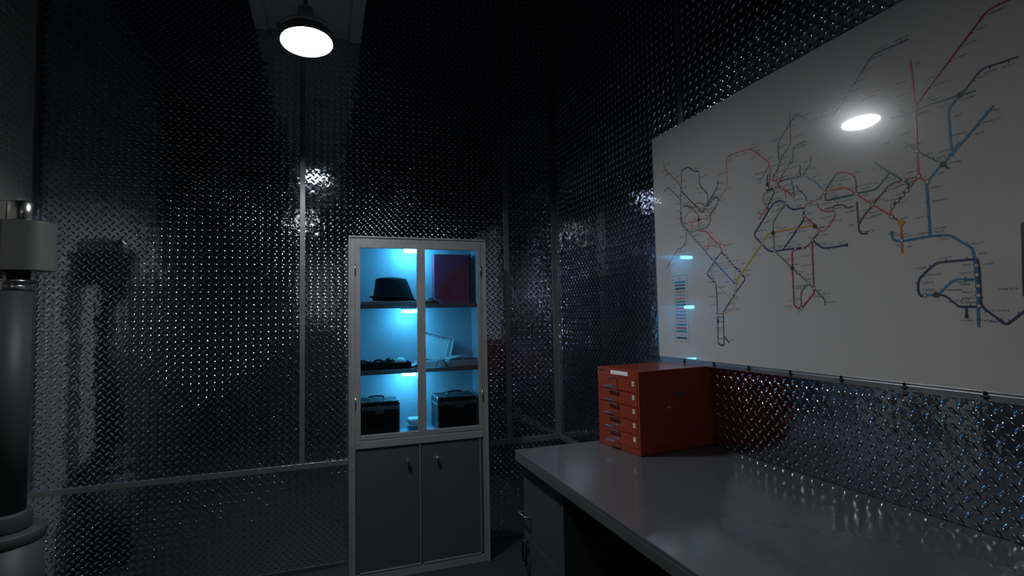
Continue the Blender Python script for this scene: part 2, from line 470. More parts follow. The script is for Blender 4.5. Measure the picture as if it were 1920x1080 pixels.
# glazed doors
for k, (x0, x1) in enumerate(((0.1685, 0.5668), (0.5672, 0.9555))):
    b = MB(M_CAB, M_SCREW)
    wl = 0.199 if k == 0 else 0.592
    wr = 0.541 if k == 0 else 0.934
    y0, y1 = CY - 0.003, CY + 0.016
    b.box(x0, wl, y0, y1, 0.8255, 2.0215, 0.0012); b.box(wr, x1, y0, y1, 0.8255, 2.0215, 0.0012)
    b.box(wl, wr, y0, y1, 1.984, 2.0215, 0.0012); b.box(wl, wr, y0, y1, 0.828, 0.856, 0.0015)
    xm = (wr + 0.006) if k == 0 else (wl - 0.006)
    for z in (0.93, 1.12, 1.35, 1.50, 1.66, 1.80, 1.92): screw(b, xm, z, y0)
    for x in steps(wl, wr, 0.085): screw(b, x, 1.990, y0)
    d = cpart(b, 'glazed_door')
    g = MB(M_GLASS); g.box(wl - 0.008, wr + 0.008, CY + 0.016, CY + 0.0195, 0.850, 1.990)
    g.build('glass_pane', d)
    hx = x0 + 0.001 if k == 0 else x1 - 0.001
    for z in (1.05, 1.85):
        h_ = MB(M_STEEL); h_.cyl((hx, y0 - 0.003, z - 0.035), (hx, y0 - 0.003, z + 0.035), 0.004, seg=10); h_.build('hinge', d)
# lower doors
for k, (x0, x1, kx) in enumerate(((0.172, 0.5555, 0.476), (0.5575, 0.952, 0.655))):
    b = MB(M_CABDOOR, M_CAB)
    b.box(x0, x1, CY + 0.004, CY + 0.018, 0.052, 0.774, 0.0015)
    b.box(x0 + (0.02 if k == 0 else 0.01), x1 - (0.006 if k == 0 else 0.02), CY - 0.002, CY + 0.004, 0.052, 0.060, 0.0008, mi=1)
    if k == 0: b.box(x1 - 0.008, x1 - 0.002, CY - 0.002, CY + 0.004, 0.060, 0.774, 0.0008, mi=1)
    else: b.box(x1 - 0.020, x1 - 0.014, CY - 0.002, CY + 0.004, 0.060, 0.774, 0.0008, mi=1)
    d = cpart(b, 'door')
    kn = MB(M_CHROME); ax = Vector((0, -1, 0)).to_track_quat('Z', 'Y').to_matrix()
    kn.lathe([(0.007, 0), (0.0055, 0.004), (0.005, 0.010), (0.0095, 0.015), (0.0125, 0.021), (0.0105, 0.027), (0.005, 0.030), (0, 0.0305)], (kx, CY + 0.004, 0.682), seg=20, axis=ax)
    kn.build('knob', d)
for z in (1.627, 1.222):
    b = MB(M_CABIN, M_CAB)
    b.box(CX0 + 0.021, CX1 - 0.021, CY + 0.036, CD - 0.013, z - 0.010, z + 0.012, mi=0)
    b.box(CX0 + 0.021, CX1 - 0.021, CY + 0.030, CY + 0.036, z - 0.013, z + 0.012, 0.0015, mi=1)
    cpart(b, 'shelf')
for z, lx in ((2.0275, 0.530), (1.6165, 0.512), (1.2115, 0.508)):
    b = MB(M_CABIN, M_LED)
    b.box(lx - 0.05, lx + 0.05, 3.435, 3.480, z - 0.010, z, 0.002, mi=0)
    b.box(lx - 0.045, lx + 0.045, 3.438, 3.477, z - (0.046 if z > 2 else 0.030), z - 0.010, 0.003, mi=1)
    o = cpart(b, 'led_light'); o['label'] = 'glowing cyan light'
# small side latch rod on the left of the cabinet
b = MB(M_CHROME)
b.cyl((CX0 - 0.035, 3.31, 1.078), (CX0 - 0.005, 3.31, 1.078), 0.003, seg=8); b.cyl((CX0 - 0.018, 3.302, 1.078), (CX0 - 0.018, 3.302, 1.10), 0.0025, seg=8)
cpart(b, 'latch')

# ------------------------------------------------------------------ things on the top shelf (surface z = 1.639)
S1, S2, S3 = 1.639, 1.234, 0.822
def sheet_stack(name, label, cat, cx, cy, z, w, d, layers, mats_, rz=0.0, jitter=0.008, lift=0.0):
    t = thing(name, label, cat, (cx, cy, z), rz)
    zz = 0.0
    for i in range(layers):
        h = 0.0025 + random.random() * 0.002
        b = MB(mats_[i % len(mats_)])
        jx, jy = random.uniform(-jitter, jitter), random.uniform(-jitter, jitter)
        n = 10; A = []; B = []
        for k in range(n + 1):
            x = -w / 2 + w * k / n
            bend = lift * (2 * abs(k / n - 0.5)) ** 2 * (i / layers)
            A.append((x + jx, zz + bend)); B.append((x + jx, zz + h + bend))
        b.prism(A + B[::-1], 'y', -d / 2 + jy, d / 2 + jy)
        b.build('sheet' if 'sheet' in cat else 'newspaper_section', t)
        zz += h + 0.0003 + (lift * 0.02)
    return t, zz
t, zt = sheet_stack('newspaper_stack', 'stack of folded old newspapers lying under the black hat', 'newspapers', 0.395, 3.45, S1 + 0.001, 0.36, 0.20, 6, [M_PAPER, M_WHITE, M_PAPER], 0.04, 0.008)
hat = thing('fedora_hat', 'black felt fedora hat resting on old newspapers', 'hat', (0.398, 3.452, S1 + zt + 0.003))
b = MB(M_BLACK)
def crown(p):
    q = p.copy()
    k = min(1.0, max(0.0, (p.z - 0.01) / 0.14))
    q.y *= 1 - 0.22 * k
    if p.z > 0.12: q.z -= 0.010 * math.exp(-(p.y / 0.022) ** 2) * max(0.0, min(1.0, 0.5 + p.x * 8))
    if p.x > 0: q.x += 0.036 * (1 - k) * (p.x / 0.11)               # front slopes out to the brim
    else: q.x += 0.006 * k
    return q
b.lathe([(0.104, 0.004), (0.102, 0.03), (0.098, 0.07), (0.0945, 0.11), (0.092, 0.138), (0.0895, 0.144), (0.082, 0.147), (0.06, 0.152), (0.035, 0.156), (0.0, 0.157)], (0, 0, 0), seg=48, sx=1.10, sy=0.86, fn=crown)
b.build('crown', hat)
b = MB(M_BLACK)
def brim(p):
    q = p.copy(); rr = math.hypot(p.x, p.y / 0.78)
    e = max(0.0, (rr - 0.10) / 0.042)
    c_ = p.x / (rr + 1e-6)
    q.z += 0.014 * e * (1 - c_ * c_) + (0.020 * e * c_ * c_ if p.x < 0 else -0.008 * e * c_ * c_)
    q.x += 0.020 if p.x > 0.02 else 0.0
    if p.x < 0: q.x *= 0.93
    return q
b.lathe([(0.100, 0.002), (0.112, 0.0), (0.128, 0.0), (0.141, 0.001), (0.1425, 0.005), (0.141, 0.009), (0.126, 0.0065), (0.112, 0.0055), (0.100, 0.007), (0.100, 0.002)], (0, 0, 0.006), seg=48, sx=1.0, sy=0.78, fn=brim)
b.build('brim', hat)
b = MB(M_BLACKP)
b.lathe([(0.1015, 0.010), (0.1022, 0.012), (0.1000, 0.034), (0.0990, 0.035), (0.1005, 0.010)], (0, 0, 0), seg=48, sx=1.10, sy=0.86, fn=crown)
b.build('hat_band', hat)
# white and brown papers beyond the mullion
t = thing('paper_bundle', 'small bundle of white and brown papers beside the hat, near the middle rail', 'papers', (0.645, 3.40, S1 + 0.001))
b = MB(M_BROWN); b.box(-0.045, 0.035, -0.05, 0.05, 0.0, 0.020, 0.004); b.build('brown_wrapper', t)
b = MB(M_WHITE)
b.prism([(-0.055, 0.021), (-0.02, 0.030), (0.02, 0.026), (0.045, 0.012), (0.050, 0.0), (0.055, 0.0), (0.054, 0.016), (0.022, 0.032), (-0.02, 0.036), (-0.055, 0.026)], 'y', -0.052, 0.052, smooth=True); b.build('white_paper', t)
b = MB(M_BLACKP); b.box(-0.020, 0.008, -0.05, -0.02, 0.0345, 0.039, 0.001); b.build('binder_clip', t)
# maroon folder box, leaning against the back
t = thing('document_box', 'large maroon document box standing upright on the top shelf', 'box', (0.800, 3.49, S1 + 0.001))
b = MB(M_MAROON, M_BLACKP)
b.box(-0.118, 0.122, -0.030, 0.060, 0.0, 0.335, 0.003)
b.build('box_body', t)
b = MB(M_MAROON2); b.prism([(0.120, 0.002), (-0.085, 0.002), (-0.085, 0.120), (0.120, 0.325)], 'y', -0.0345, -0.0305); b.build('light_boundary_sheet', t)  # diagonal light boundary shaped as a sheet, redder below the lit triangle
b = MB(M_BLACKP); b.box(0.123, 0.135, -0.034, 0.058, 0.0, 0.338, 0.002); b.build('spine', t)
b = MB(M_MAROON2); b.box(-0.070, -0.020, -0.0375, -0.0350, 0.055, 0.130, 0.001); b.build('label_holder', t)

# ------------------------------------------------------------------ middle shelf (surface z = 1.234)
t = thing('black_tray', 'shallow black box full of small black gadgets, left on middle shelf', 'box', (0.345, 3.42, S2 + 0.001))
b = MB(M_BLACKP)
b.box(-0.165, 0.165, -0.07, 0.07, 0, 0.004); b.box(-0.165, 0.165, -0.07, -0.066, 0.004, 0.042, 0.001); b.box(-0.165, 0.165, 0.066, 0.07, 0.004, 0.042, 0.001)
b.box(-0.165, -0.161, -0.066, 0.066, 0.004, 0.042, 0.001); b.box(0.161, 0.165, -0.066, 0.066, 0.004, 0.042, 0.001)
b.build('tray', t)
t = thing('headphones', 'black headphones with rounded ear cup lying in the black box', 'headphones', (0.383, 3.42, S2 + 0.006))
b = MB(M_BLACKP); b.lathe([(0.0, 0.0), (0.030, 0.0), (0.034, 0.012), (0.034, 0.030), (0.030, 0.048), (0.020, 0.060), (0.008, 0.065), (0, 0.066)], (0, 0, 0), seg=28, smooth=True); b.build('ear_cup', t)
b = MB(M_BLACKP); b.tube([(-0.03 - 0.036 * (1 - math.cos(a)), 0.0, 0.030 + 0.022 * math.sin(a)) for a in [PI * i / 14 for i in range(15)]], 0.006, 8); b.build('headband', t)
t = thing('domed_lid', 'small white domed lid shining brightly in the black box', 'dome', (0.452, 3.42, S2 + 0.006))
b = MB(M_WHITE); b.lathe([(0.036, 0.0), (0.036, 0.030), (0.034, 0.042), (0.026, 0.056), (0.014, 0.063), (0, 0.065)], (0, 0, 0), seg=28); b.build('dome_shell', t)
b = MB(M_BLACKP); b.tube([(0.0365 * math.cos(a), -0.001, 0.030 + 0.036 * math.sin(a)) for a in [PI * i / 12 for i in range(13)]], 0.0014, 6); b.build('seam_ring', t)
t = thing('camera_strap_bundle', 'flat bundle of dark straps lying in the black box, far left', 'strap', (0.225, 3.42, S2 + 0.006))
b = MB(M_BLACK)
for k in range(4):
    b.tube([(-0.032 + 0.07 * i / 10, 0.03 * math.sin(i * 0.9 + k) , 0.016 + 0.010 * k + 0.006 * math.sin(i * 0.6 + k * 2)) for i in range(11)], 0.007, 8)
b.build('strap', t)
# booklet leaning beside the tray
t = thing('booklet', 'dark booklet lying tilted between the black box and middle rail', 'booklet', (0.550, 3.40, S2 + 0.001))
b = MB(M_BROWN); b.box(-0.034, 0.034, -0.05, 0.05, -0.003, 0.003, 0.001, rot=Matrix.Translation((0, 0, 0.0185)) @ Matrix.Rotation(-0.42, 4, 'Y')); b.build('cover', t)
b = MB(M_WHITE); b.box(-0.032, 0.032, -0.048, 0.048, 0.0035, 0.010, 0.001, rot=Matrix.Translation((0, 0, 0.0185)) @ Matrix.Rotation(-0.42, 4, 'Y')); b.build('pages', t)
# open clear plastic case: lid standing open and tilted
t = thing('open_plastic_case', 'open clear plastic case with its ribbed lid tilted up', 'case', (0.665, 3.46, S2 + 0.001))
b = MB(M_CLEARP)
b.box(-0.115, 0.075, -0.07, 0.055, 0.0, 0.003, 0.001); b.box(-0.115, 0.075, -0.07, -0.067, 0.003, 0.034, 0.001); b.box(-0.115, 0.075, 0.052, 0.055, 0.003, 0.034, 0.001)
b.box(-0.115, -0.112, -0.067, 0.052, 0.003, 0.034, 0.001); b.box(0.072, 0.075, -0.067, 0.052, 0.003, 0.034, 0.001)
b.build('base', t)
R_ = Matrix.Translation((-0.10, 0.066, 0.064)) @ Matrix.Rotation(math.radians(-14), 4, 'X') @ Matrix.Rotation(math.radians(15), 4, 'Y')
b = MB(M_CLEARP)
b.box(0.0, 0.23, -0.002, 0.002, 0.0, 0.175, 0.0008, rot=R_)
b.box(0.0, 0.23, -0.020, -0.002, 0.171, 0.175, 0.0008, rot=R_); b.box(0.226, 0.23, -0.020, -0.002, 0.0, 0.171, 0.0008, rot=R_); b.box(0, 0.004, -0.020, -0.002, 0.0, 0.171, 0.0008, rot=R_)
b.box(0.195, 0.200, -0.010, -0.002, 0.0, 0.171, 0.0008, rot=R_)
for k in range(7): b.box(0.02 + 0.03 * k, 0.027 + 0.03 * k, -0.012, -0.002, 0.158, 0.171, 0.0008, rot=R_)
b.build('lid', t)
b = MB(M_WHITE)
for k in range(3): b.box(-0.10 + 0.05 * k, -0.065 + 0.05 * k, -0.05, 0.03, 0.0035, 0.022 - 0.003 * k, 0.002)
b.build('insert', t)
# cup of small parts with two black spring clips
t = thing('clear_tub', 'small clear tub held by black wire clips, beside the flat parts box', 'tub', (0.705, 3.375, S2 + 0.001))
b = MB(M_CLEARP); b.lathe([(0, 0.0), (0.021, 0.0), (0.026, 0.045), (0.028, 0.046), (0.028, 0.050), (0, 0.051)], (0, 0, 0), seg=24); b.build('cup', t)
for s in (-1, 1):
    b = MB(M_BLACKP)
    b.tube([(s * 0.044, -0.012, 0.003), (s * 0.034, -0.012, 0.004), (s * 0.031, -0.012, 0.016), (s * 0.030, -0.012, 0.028), (s * 0.024, -0.010, 0.034)], 0.0022, 6)
    b.build('wire_clip', t)
# flat clear compartment box
t = thing('parts_box', 'flat clear plastic compartment box at the right of middle shelf', 'box', (0.850, 3.418, S2 + 0.001))
b = MB(M_CLEARP)
b.box(-0.105, 0.105, -0.075, 0.075, 0.0, 0.003, 0.001); b.box(-0.105, 0.105, -0.075, -0.072, 0.003, 0.042, 0.001); b.box(-0.105, 0.105, 0.072, 0.075, 0.003, 0.042, 0.001)
for x in (-0.105, -0.065, -0.03, 0.005, 0.04, 0.07, 0.102): b.box(x, x + 0.0025, -0.072, 0.072, 0.003, 0.040, 0.0005)
b.build('tray', t)
b = MB(M_CLEARP)
n = 12; A = [(-0.105 + 0.210 * i / n, 0.0435 + 0.018 * math.sin(PI * i / n)) for i in range(n + 1)]
b.prism(A + [(x, z + 0.003) for x, z in A[::-1]], 'y', -0.077, 0.077, smooth=False); b.build('lid', t)
b = MB(M_BROWN)
for k in range(5): b.box(-0.06 + 0.034 * k, -0.034 + 0.034 * k, -0.06, 0.05, 0.0035, 0.018 + 0.003 * (k % 2), 0.003)
b.build('contents', t)

# ------------------------------------------------------------------ bottom compartment (surface z = 0.822)
def flight_case(label, x0, x1, y0, y1, h, rz):
    w, d = x1 - x0, y1 - y0
    t = thing('flight_case', label, 'case', ((x0 + x1) / 2, (y0 + y1) / 2, S3 + 0.001), rz, 'aluminium edged black cases')
    hx, hy = w / 2, d / 2; e = 0.011; zl = h - 0.042
    b = MB(M_CASE); b.box(-hx + 0.003, hx - 0.003, -hy + 0.003, hy - 0.003, 0.003, zl - 0.002, 0.001); b.build('body', t)
    b = MB(M_ALU)
    for sx in (-1, 1):
        for sy in (-1, 1):
            b.box(min(sx * hx, sx * (hx - e)), max(sx * hx, sx * (hx - e)), min(sy * hy, sy * (hy - e)), max(sy * hy, sy * (hy - e)), 0, zl - 0.001, 0.002)
    for sy in (-1, 1):
        for z0 in (0.0, zl - 0.013): b.box(-hx + e, hx - e, min(sy * hy, sy * (hy - 0.006)), max(sy * hy, sy * (hy - 0.006)), z0, z0 + 0.012, 0.001)
    for sx in (-1, 1):
        for z0 in (0.0, zl - 0.013): b.box(min(sx * hx, sx * (hx - 0.006)), max(sx * hx, sx * (hx - 0.006)), -hy + e, hy - e, z0, z0 + 0.012, 0.001)
    b.build('edge_profile', t)
    lid = MB(M_CASE); lid.box(-hx + 0.003, hx - 0.003, -hy + 0.003, hy - 0.003, zl, h - 0.003, 0.001); lo = lid.build('lid', t)
    b = MB(M_ALU)
    for sy in (-1, 1):
        b.box(-hx, hx, min(sy * hy, sy * (hy - e)), max(sy * hy, sy * (hy - e)), h - 0.011, h, 0.003)
        b.box(-hx + 0.004, hx - 0.004, min(sy * hy, sy * (hy - 0.005)), max(sy * hy, sy * (hy - 0.005)), zl, zl + 0.010, 0.001)
    for sx in (-1, 1):
        b.box(min(sx * hx, sx * (hx - e)), max(sx * hx, sx * (hx - e)), -hy + e, hy - e, h - 0.011, h, 0.003)
        for sy in (-1, 1): b.cyl((sx * (hx - 0.006), sy * (hy - 0.006), zl), (sx * (hx - 0.006), sy * (hy - 0.006), h + 0.0015), 0.0075, seg=12)
    b.build('lid_edge', lo)
    b = MB(M_BLACKP)
    b.tube([(-0.048, -0.012, h), (-0.046, -0.012, h + 0.014), (-0.036, -0.012, h + 0.019), (0, -0.012, h + 0.021), (0.036, -0.012, h + 0.019), (0.046, -0.012, h + 0.014), (0.048, -0.012, h)], 0.0048, 10)
    hd = b.build('handle', t)
    for s in (-1, 1):
        b = MB(M_CHROME); b.cyl((s * 0.048, -0.012, h - 0.001), (s * 0.048, -0.012, h + 0.010), 0.007, seg=12)
        b.build('handle_mount', hd)
    b = MB(M_ALU)
    b.box(-0.014, 0.040, -hy - 0.006, -hy + 0.002, zl - 0.036, zl - 0.002, 0.002); b.box(-0.006, 0.010, -hy - 0.009, -hy, zl - 0.004, zl + 0.016, 0.002)
    for k in range(3): b.cyl((0.010 + 0.008 * k, -hy - 0.0075, zl - 0.018), (0.010 + 0.008 * k, -hy - 0.005, zl - 0.018), 0.0028, seg=10)
    b.build('latch', t)
    return t
flight_case('black case with aluminium edges, lower left in the lit cabinet', 0.168, 0.437, 3.36, 3.56, 0.222, 0.0)
flight_case('black case with aluminium edges, lower right in the lit cabinet', 0.672, 0.938, 3.352, 3.565, 0.222, 0.0)
t = thing('plastic_tub', 'small blue-lit clear lidded tub between the two black cases', 'box', (0.540, 3.43, S3 + 0.001))
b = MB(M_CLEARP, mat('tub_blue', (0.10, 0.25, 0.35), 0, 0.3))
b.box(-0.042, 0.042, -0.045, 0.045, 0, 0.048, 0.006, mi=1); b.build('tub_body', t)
b = MB(M_WHITE)
b.prism([(-0.047, 0.0485), (0.047, 0.0485), (0.047, 0.055), (-0.047, 0.055)], 'y', -0.050, 0.050)
b.box(-0.042, 0.042, -0.046, 0.046, 0.055, 0.092, 0.010); b.build('lid', t)

# ------------------------------------------------------------------ counter, pedestal
b = MB(M_COUNTER, M_COUNTER_EDGE)
b.box(0.792, XR - 0.003, -0.75, 2.232, 0.948, 0.960, 0.0015, mi=0)
b.box(0.792, XR - 0.003, -0.75, 2.232, 0.914, 0.9475, 0.0015, mi=1)
tag(b.build('worktop'), 'long grey laminate worktop running along the right wall', 'worktop')
ped = thing('pedestal_cabinet', 'dark grey pedestal cabinet supporting the far end of the worktop', 'cabinet', (1.21, 2.02, 0))
b = MB(M_PED)
b.box(0.838 - 1.21, 0.39, 1.806 - 2.02, 2.222 - 2.02, 0.0, 0.9135, 0.002)
b.build('carcass', ped)
b = MB(M_PED); b.box(0.826 - 1.21, 0.8375 - 1.21, 1.808 - 2.02, 2.220 - 2.02, 0.5965, 0.895, 0.001); dr = b.build('drawer', ped)
b = MB(M_PED); b.box(0.826 - 1.21, 0.8375 - 1.21, 1.808 - 2.02, 2.220 - 2.02, 0.04, 0.595, 0.001); do = b.build('door', ped)
b = MB(M_CHROME)
yh = 2.19 - 2.02; xh = 0.826 - 1.21
b.tube([(xh, yh - 0.045, 0.690), (xh - 0.022, yh - 0.045, 0.692), (xh - 0.027, yh - 0.040, 0.693), (xh - 0.027, yh + 0.030, 0.693), (xh - 0.022, yh + 0.035, 0.692), (xh, yh + 0.035, 0.690)], 0.0045, 10)
b.build('handle', dr)
b = MB(M_BLACKP)
pts = [(xh - 0.016, yh - 0.005 + 0.020 * math.cos(a), 0.530 + 0.052 * math.sin(a)) for a in [2 * PI * i / 24 for i in range(24)]]
b.tube(pts, 0.0048, 8, closed=True)
b.cyl((xh, yh - 0.005, 0.575), (xh - 0.016, yh - 0.005, 0.578), 0.004, seg=8); b.cyl((xh, yh - 0.005, 0.485), (xh - 0.016, yh - 0.005, 0.482), 0.004, seg=8)
b.build('handle', do)
b = MB(M_PED); b.box(-0.385, 0.40, -0.02, 0.02, 0, 0.9135, 0.002)
o = b.build('support_panel', None, (1.215, -0.70, 0)); tag(o, 'dark grey panel supporting the near end of the worktop', 'panel')

# ------------------------------------------------------------------ red drawer cabinet on the worktop
rz = math.radians(-5.5)
red = thing('drawer_cabinet', 'orange-red metal cabinet with five small drawers on the worktop', 'cabinet', (1.196, 2.196, 0.961), 0.0)
# local frame: origin at far front corner; u = along the front towards the camera, d = depth towards the right wall
RW, RD, RH = 0.293, 0.416, 0.350
red.rotation_euler = (0, 0, math.atan2(0.06, 0.419) * 0.75)
b = MB(M_RED)
b.box(0.004, RD, -RW, 0, 0, RH, 0.003)                       # shell
b.box(0, 0.004, -RW, -RW + 0.012, 0, RH, 0.001); b.box(0, 0.004, -0.012, 0, 0, RH, 0.001)
b.box(0, 0.004, -RW + 0.012, -0.012, RH - 0.036, RH, 0.001); b.box(0, 0.004, -RW + 0.012, -0.012, 0, 0.024, 0.001)
b.build('shell', red)
dh = (RH - 0.036 - 0.024) / 5
for k in range(5):
    z0 = 0.024 + dh * k
    b = MB(M_RED); b.box(-0.001, 0.0035, -RW + 0.0135, -0.0135, z0 + 0.0015, z0 + dh - 0.0015, 0.001)
    d = b.build('drawer', red)
    yc = -0.118; zc = z0 + dh * 0.55
    b = MB(M_CHROME)
    # card frame
    b.box(-0.004, -0.001, yc - 0.030, yc + 0.030, zc + 0.019, zc + 0.022, 0.0005)
    for s in (-1, 1): b.box(-0.004, -0.001, yc + s * 0.029 - 0.0015, yc + s * 0.029 + 0.0015, zc - 0.012, zc + 0.019, 0.0005)
    b.box(-0.003, -0.001, yc - 0.030, yc + 0.030, zc - 0.0155, zc - 0.012, 0.0005)
    b.build('card_frame', d)
    b = MB(M_CHROME)
    b.box(-0.027, -0.001, yc - 0.030, yc - 0.026, zc - 0.019, zc - 0.013, 0.001); b.box(-0.027, -0.001, yc + 0.026, yc + 0.030, zc - 0.019, zc - 0.013, 0.001)
    b.box(-0.029, -0.024, yc - 0.034, yc + 0.034, zc - 0.021, zc - 0.013, 0.0015)
    b.build('handle', d)
    b = MB(M_WHITE, M_SCREW)
    b.box(-0.0018, -0.001, -RW + 0.030, -RW + 0.044, zc - 0.002, zc + 0.016, 0.0002)
    if k > 0:
        b.box(-0.0022, -0.0017, -RW + 0.035, -RW + 0.039, zc + 0.002, zc + 0.012, 0.0001, mi=1)
    o = b.build('number_label', d); o['label'] = 'small white sticker'
b = MB(M_WHITE); b.box(-0.0012, 0.0, -0.222, -0.100, RH - 0.026, RH - 0.009, 0.0003)
o = b.build('label_strip', red); o['label'] = 'white paper label strip'
# maker's badge: dark letters
cu = bpy.data.curves.new('maker_badge', 'FONT'); cu.body = 'BISLEY'; cu.size = 0.014; cu.extrude = 0.0004
tmp = bpy.data.objects.new('tmp_text', cu); COL.objects.link(tmp)
bpy.context.view_layer.update()
me = bpy.data.meshes.new_from_object(tmp); bpy.data.objects.remove(tmp)
me.materials.clear(); me.materials.append(M_SCREW)
badge = bpy.data.objects.new('maker_badge', me); COL.objects.link(badge); badge.parent = red
badge.rotation_euler = (PI / 2, 0, -PI / 2); badge.location = (-0.0006, -0.014, RH - 0.020)
badge['label'] = 'dark lettering of maker badge'
b = MB(mat('paint_chip_yellow', (0.45, 0.22, 0.03), 0, 0.6), mat('blue_scuff', (0.05, 0.04, 0.12), 0, 0.6))
b.prism([(0.145, 0.192), (0.155, 0.196), (0.166, 0.191), (0.170, 0.184), (0.158, 0.182), (0.149, 0.186)], 'y', -RW - 0.0006, -RW + 0.0004, mi=0)
o = b.build('paint_chip', red); o['label'] = 'small yellow paint chip'
b = MB(mat('paint_chip_yellow', (0.45, 0.22, 0.03)), mat('blue_scuff', (0.05, 0.04, 0.12)))
b.prism([(0.185, 0.248), (0.205, 0.252), (0.232, 0.240), (0.236, 0.232), (0.215, 0.236), (0.190, 0.241)], 'y', -RW - 0.0005, -RW + 0.0004, mi=1)
o = b.build('scuff_mark', red); o['label'] = 'dark blue scuff mark'

# ------------------------------------------------------------------ hinge post at the left
hp = thing('hinge_post', 'heavy grey steel hinge post beside the left wall', 'post', (-1.345, 3.0, 0))
b = MB(M_POST)
b.cyl((0, 0, 0.0), (0, 0, 0.60), 0.145, seg=64); b.lathe([(0.145, 0.60), (0.150, 0.606), (0.150, 0.640), (0.144, 0.650), (0.0, 0.652)], (0, 0, 0), seg=64)
b.build('base_drum', hp)
b = MB(M_POST); b.lathe([(0.0, 0.653), (0.098, 0.653), (0.100, 0.658), (0.100, 0.722), (0.096, 0.728), (0.0, 0.730)], (0, 0, 0), seg=64); b.build('base_collar', hp)
b = MB(M_POST); b.cyl((0, 0, 0.731), (0, 0, 1.706), 0.078, seg=48); b.build('lower_column', hp)
b = MB(M_STEEL); b.lathe([(0, 1.707), (0.070, 1.707), (0.072, 1.711), (0.072, 1.736), (0.068, 1.740), (0.088, 1.745), (0.088, 1.755), (0.060, 1.760), (0.060, 1.798), (0, 1.798)], (0.010, 0, 0), seg=48); b.build('bearing_ring', hp)
b = MB(M_KNUCKLE)
seg = 56
outl = [(-0.150, -0.085), (0.040, -0.085)] + [(0.085 + 0.083 * math.cos(a), 0.083 * math.sin(a)) for a in [-PI / 2 + PI * i / seg for i in range(seg + 1)]] + [(0.040, 0.085), (-0.150, 0.085)]
outl = [(-0.150, -0.060), (-0.004, -0.060), (0.0, -0.083)] + [(0.085 + 0.078 * math.cos(a), 0.083 * math.sin(a)) for a in [-PI / 2 + PI * i / seg for i in range(seg + 1)]] + [(0.0, 0.083), (-0.004, 0.060), (-0.150, 0.060)]
b.prism(outl, 'z', 1.80, 2.022, smooth=False); b.build('hinge_knuckle', hp)
b = MB(M_STEEL)
b.lathe([(0, 2.023), (0.060, 2.023), (0.062, 2.028), (0.062, 2.108), (0.058, 2.113), (0, 2.114)], (0.035, 0, 0), seg=48)
b.box(-0.150, 0.0, -0.055, 0.055, 2.024, 2.112, 0.003); b.build('top_cap', hp)

# ------------------------------------------------------------------ board with the printed transit map
BX = 1.618
board = thing('map_board', 'large glossy white board printed with a coloured transit map', 'board', (1.624, 0.9, 1.32))
bo = Vector(board.location)
def bpart(b, name, par=board):
    o = b.build(name, par)
    if par is board: o.location = -bo
    return o
b = MB(M_BOARD); b.box(BX, XR - 0.0025, -0.45, 2.313, 1.327, 2.465, 0.0008); panel = bpart(b, 'panel')
b = MB(M_TRIM)
b.box(BX - 0.010, XR - 0.0025, -0.45, 2.313, 1.308, 1.3265, 0.0015); b.box(BX - 0.010, BX - 0.004, -0.45, 2.313, 1.3265, 1.334, 0.0008)
bpart(b, 'bottom_rail')
b = MB(mat('board_edge_tint', (0.05, 0.16, 0.20), 0.1, 0.15)); b.box(BX - 0.001, XR - 0.0025, 2.3132, 2.3165, 1.327, 2.465, 0.0005); bpart(b, 'edge_strip')
for i in range(13):
    y = 2.300 - 0.2017 * i
    b = MB(M_SCREW)
    b.box(BX - 0.0145, BX - 0.0105, y - 0.003, y + 0.003, 1.312, 1.334, 0.0010); b.box(BX - 0.0150, BX - 0.0105, y - 0.009, y + 0.009, 1.319, 1.323, 0.001)
    bpart(b, 'clip')

INK = {'brown': (0.13, 0.045, 0.03), 'black': (0.015, 0.017, 0.02), 'navy': (0.02, 0.03, 0.10), 'blue': (0.03, 0.09, 0.22), 'teal': (0.02, 0.09, 0.10),
       'orange': (0.50, 0.16, 0.05), 'red': (0.45, 0.07, 0.055), 'crimson': (0.34, 0.015, 0.05), 'gray': (0.10, 0.11, 0.12), 'lightblue': (0.02, 0.19, 0.36),
       'yellow': (0.55, 0.30, 0.04), 'green': (0.13, 0.17, 0.05), 'pink': (0.50, 0.16, 0.17), 'plum': (0.22, 0.05, 0.11), 'purple': (0.15, 0.06, 0.16),
       'salmon': (0.55, 0.16, 0.12), 'greenbar': (0.05, 0.25, 0.10), 'tealbar': (0.03, 0.22, 0.22), 'greyblue': (0.20, 0.32, 0.40), 'white': (0.50, 0.482, 0.468), 'text': (0.06, 0.07, 0.10)}
KEYS = list(INK)
INKM = [mat('ink_' + k, tuple(c * 0.85 + 0.035 for c in INK[k]) if k != 'white' else INK[k], 0, 0.24, spec=0.35, coat=1.0, coat_rough=0.025) for k in KEYS]
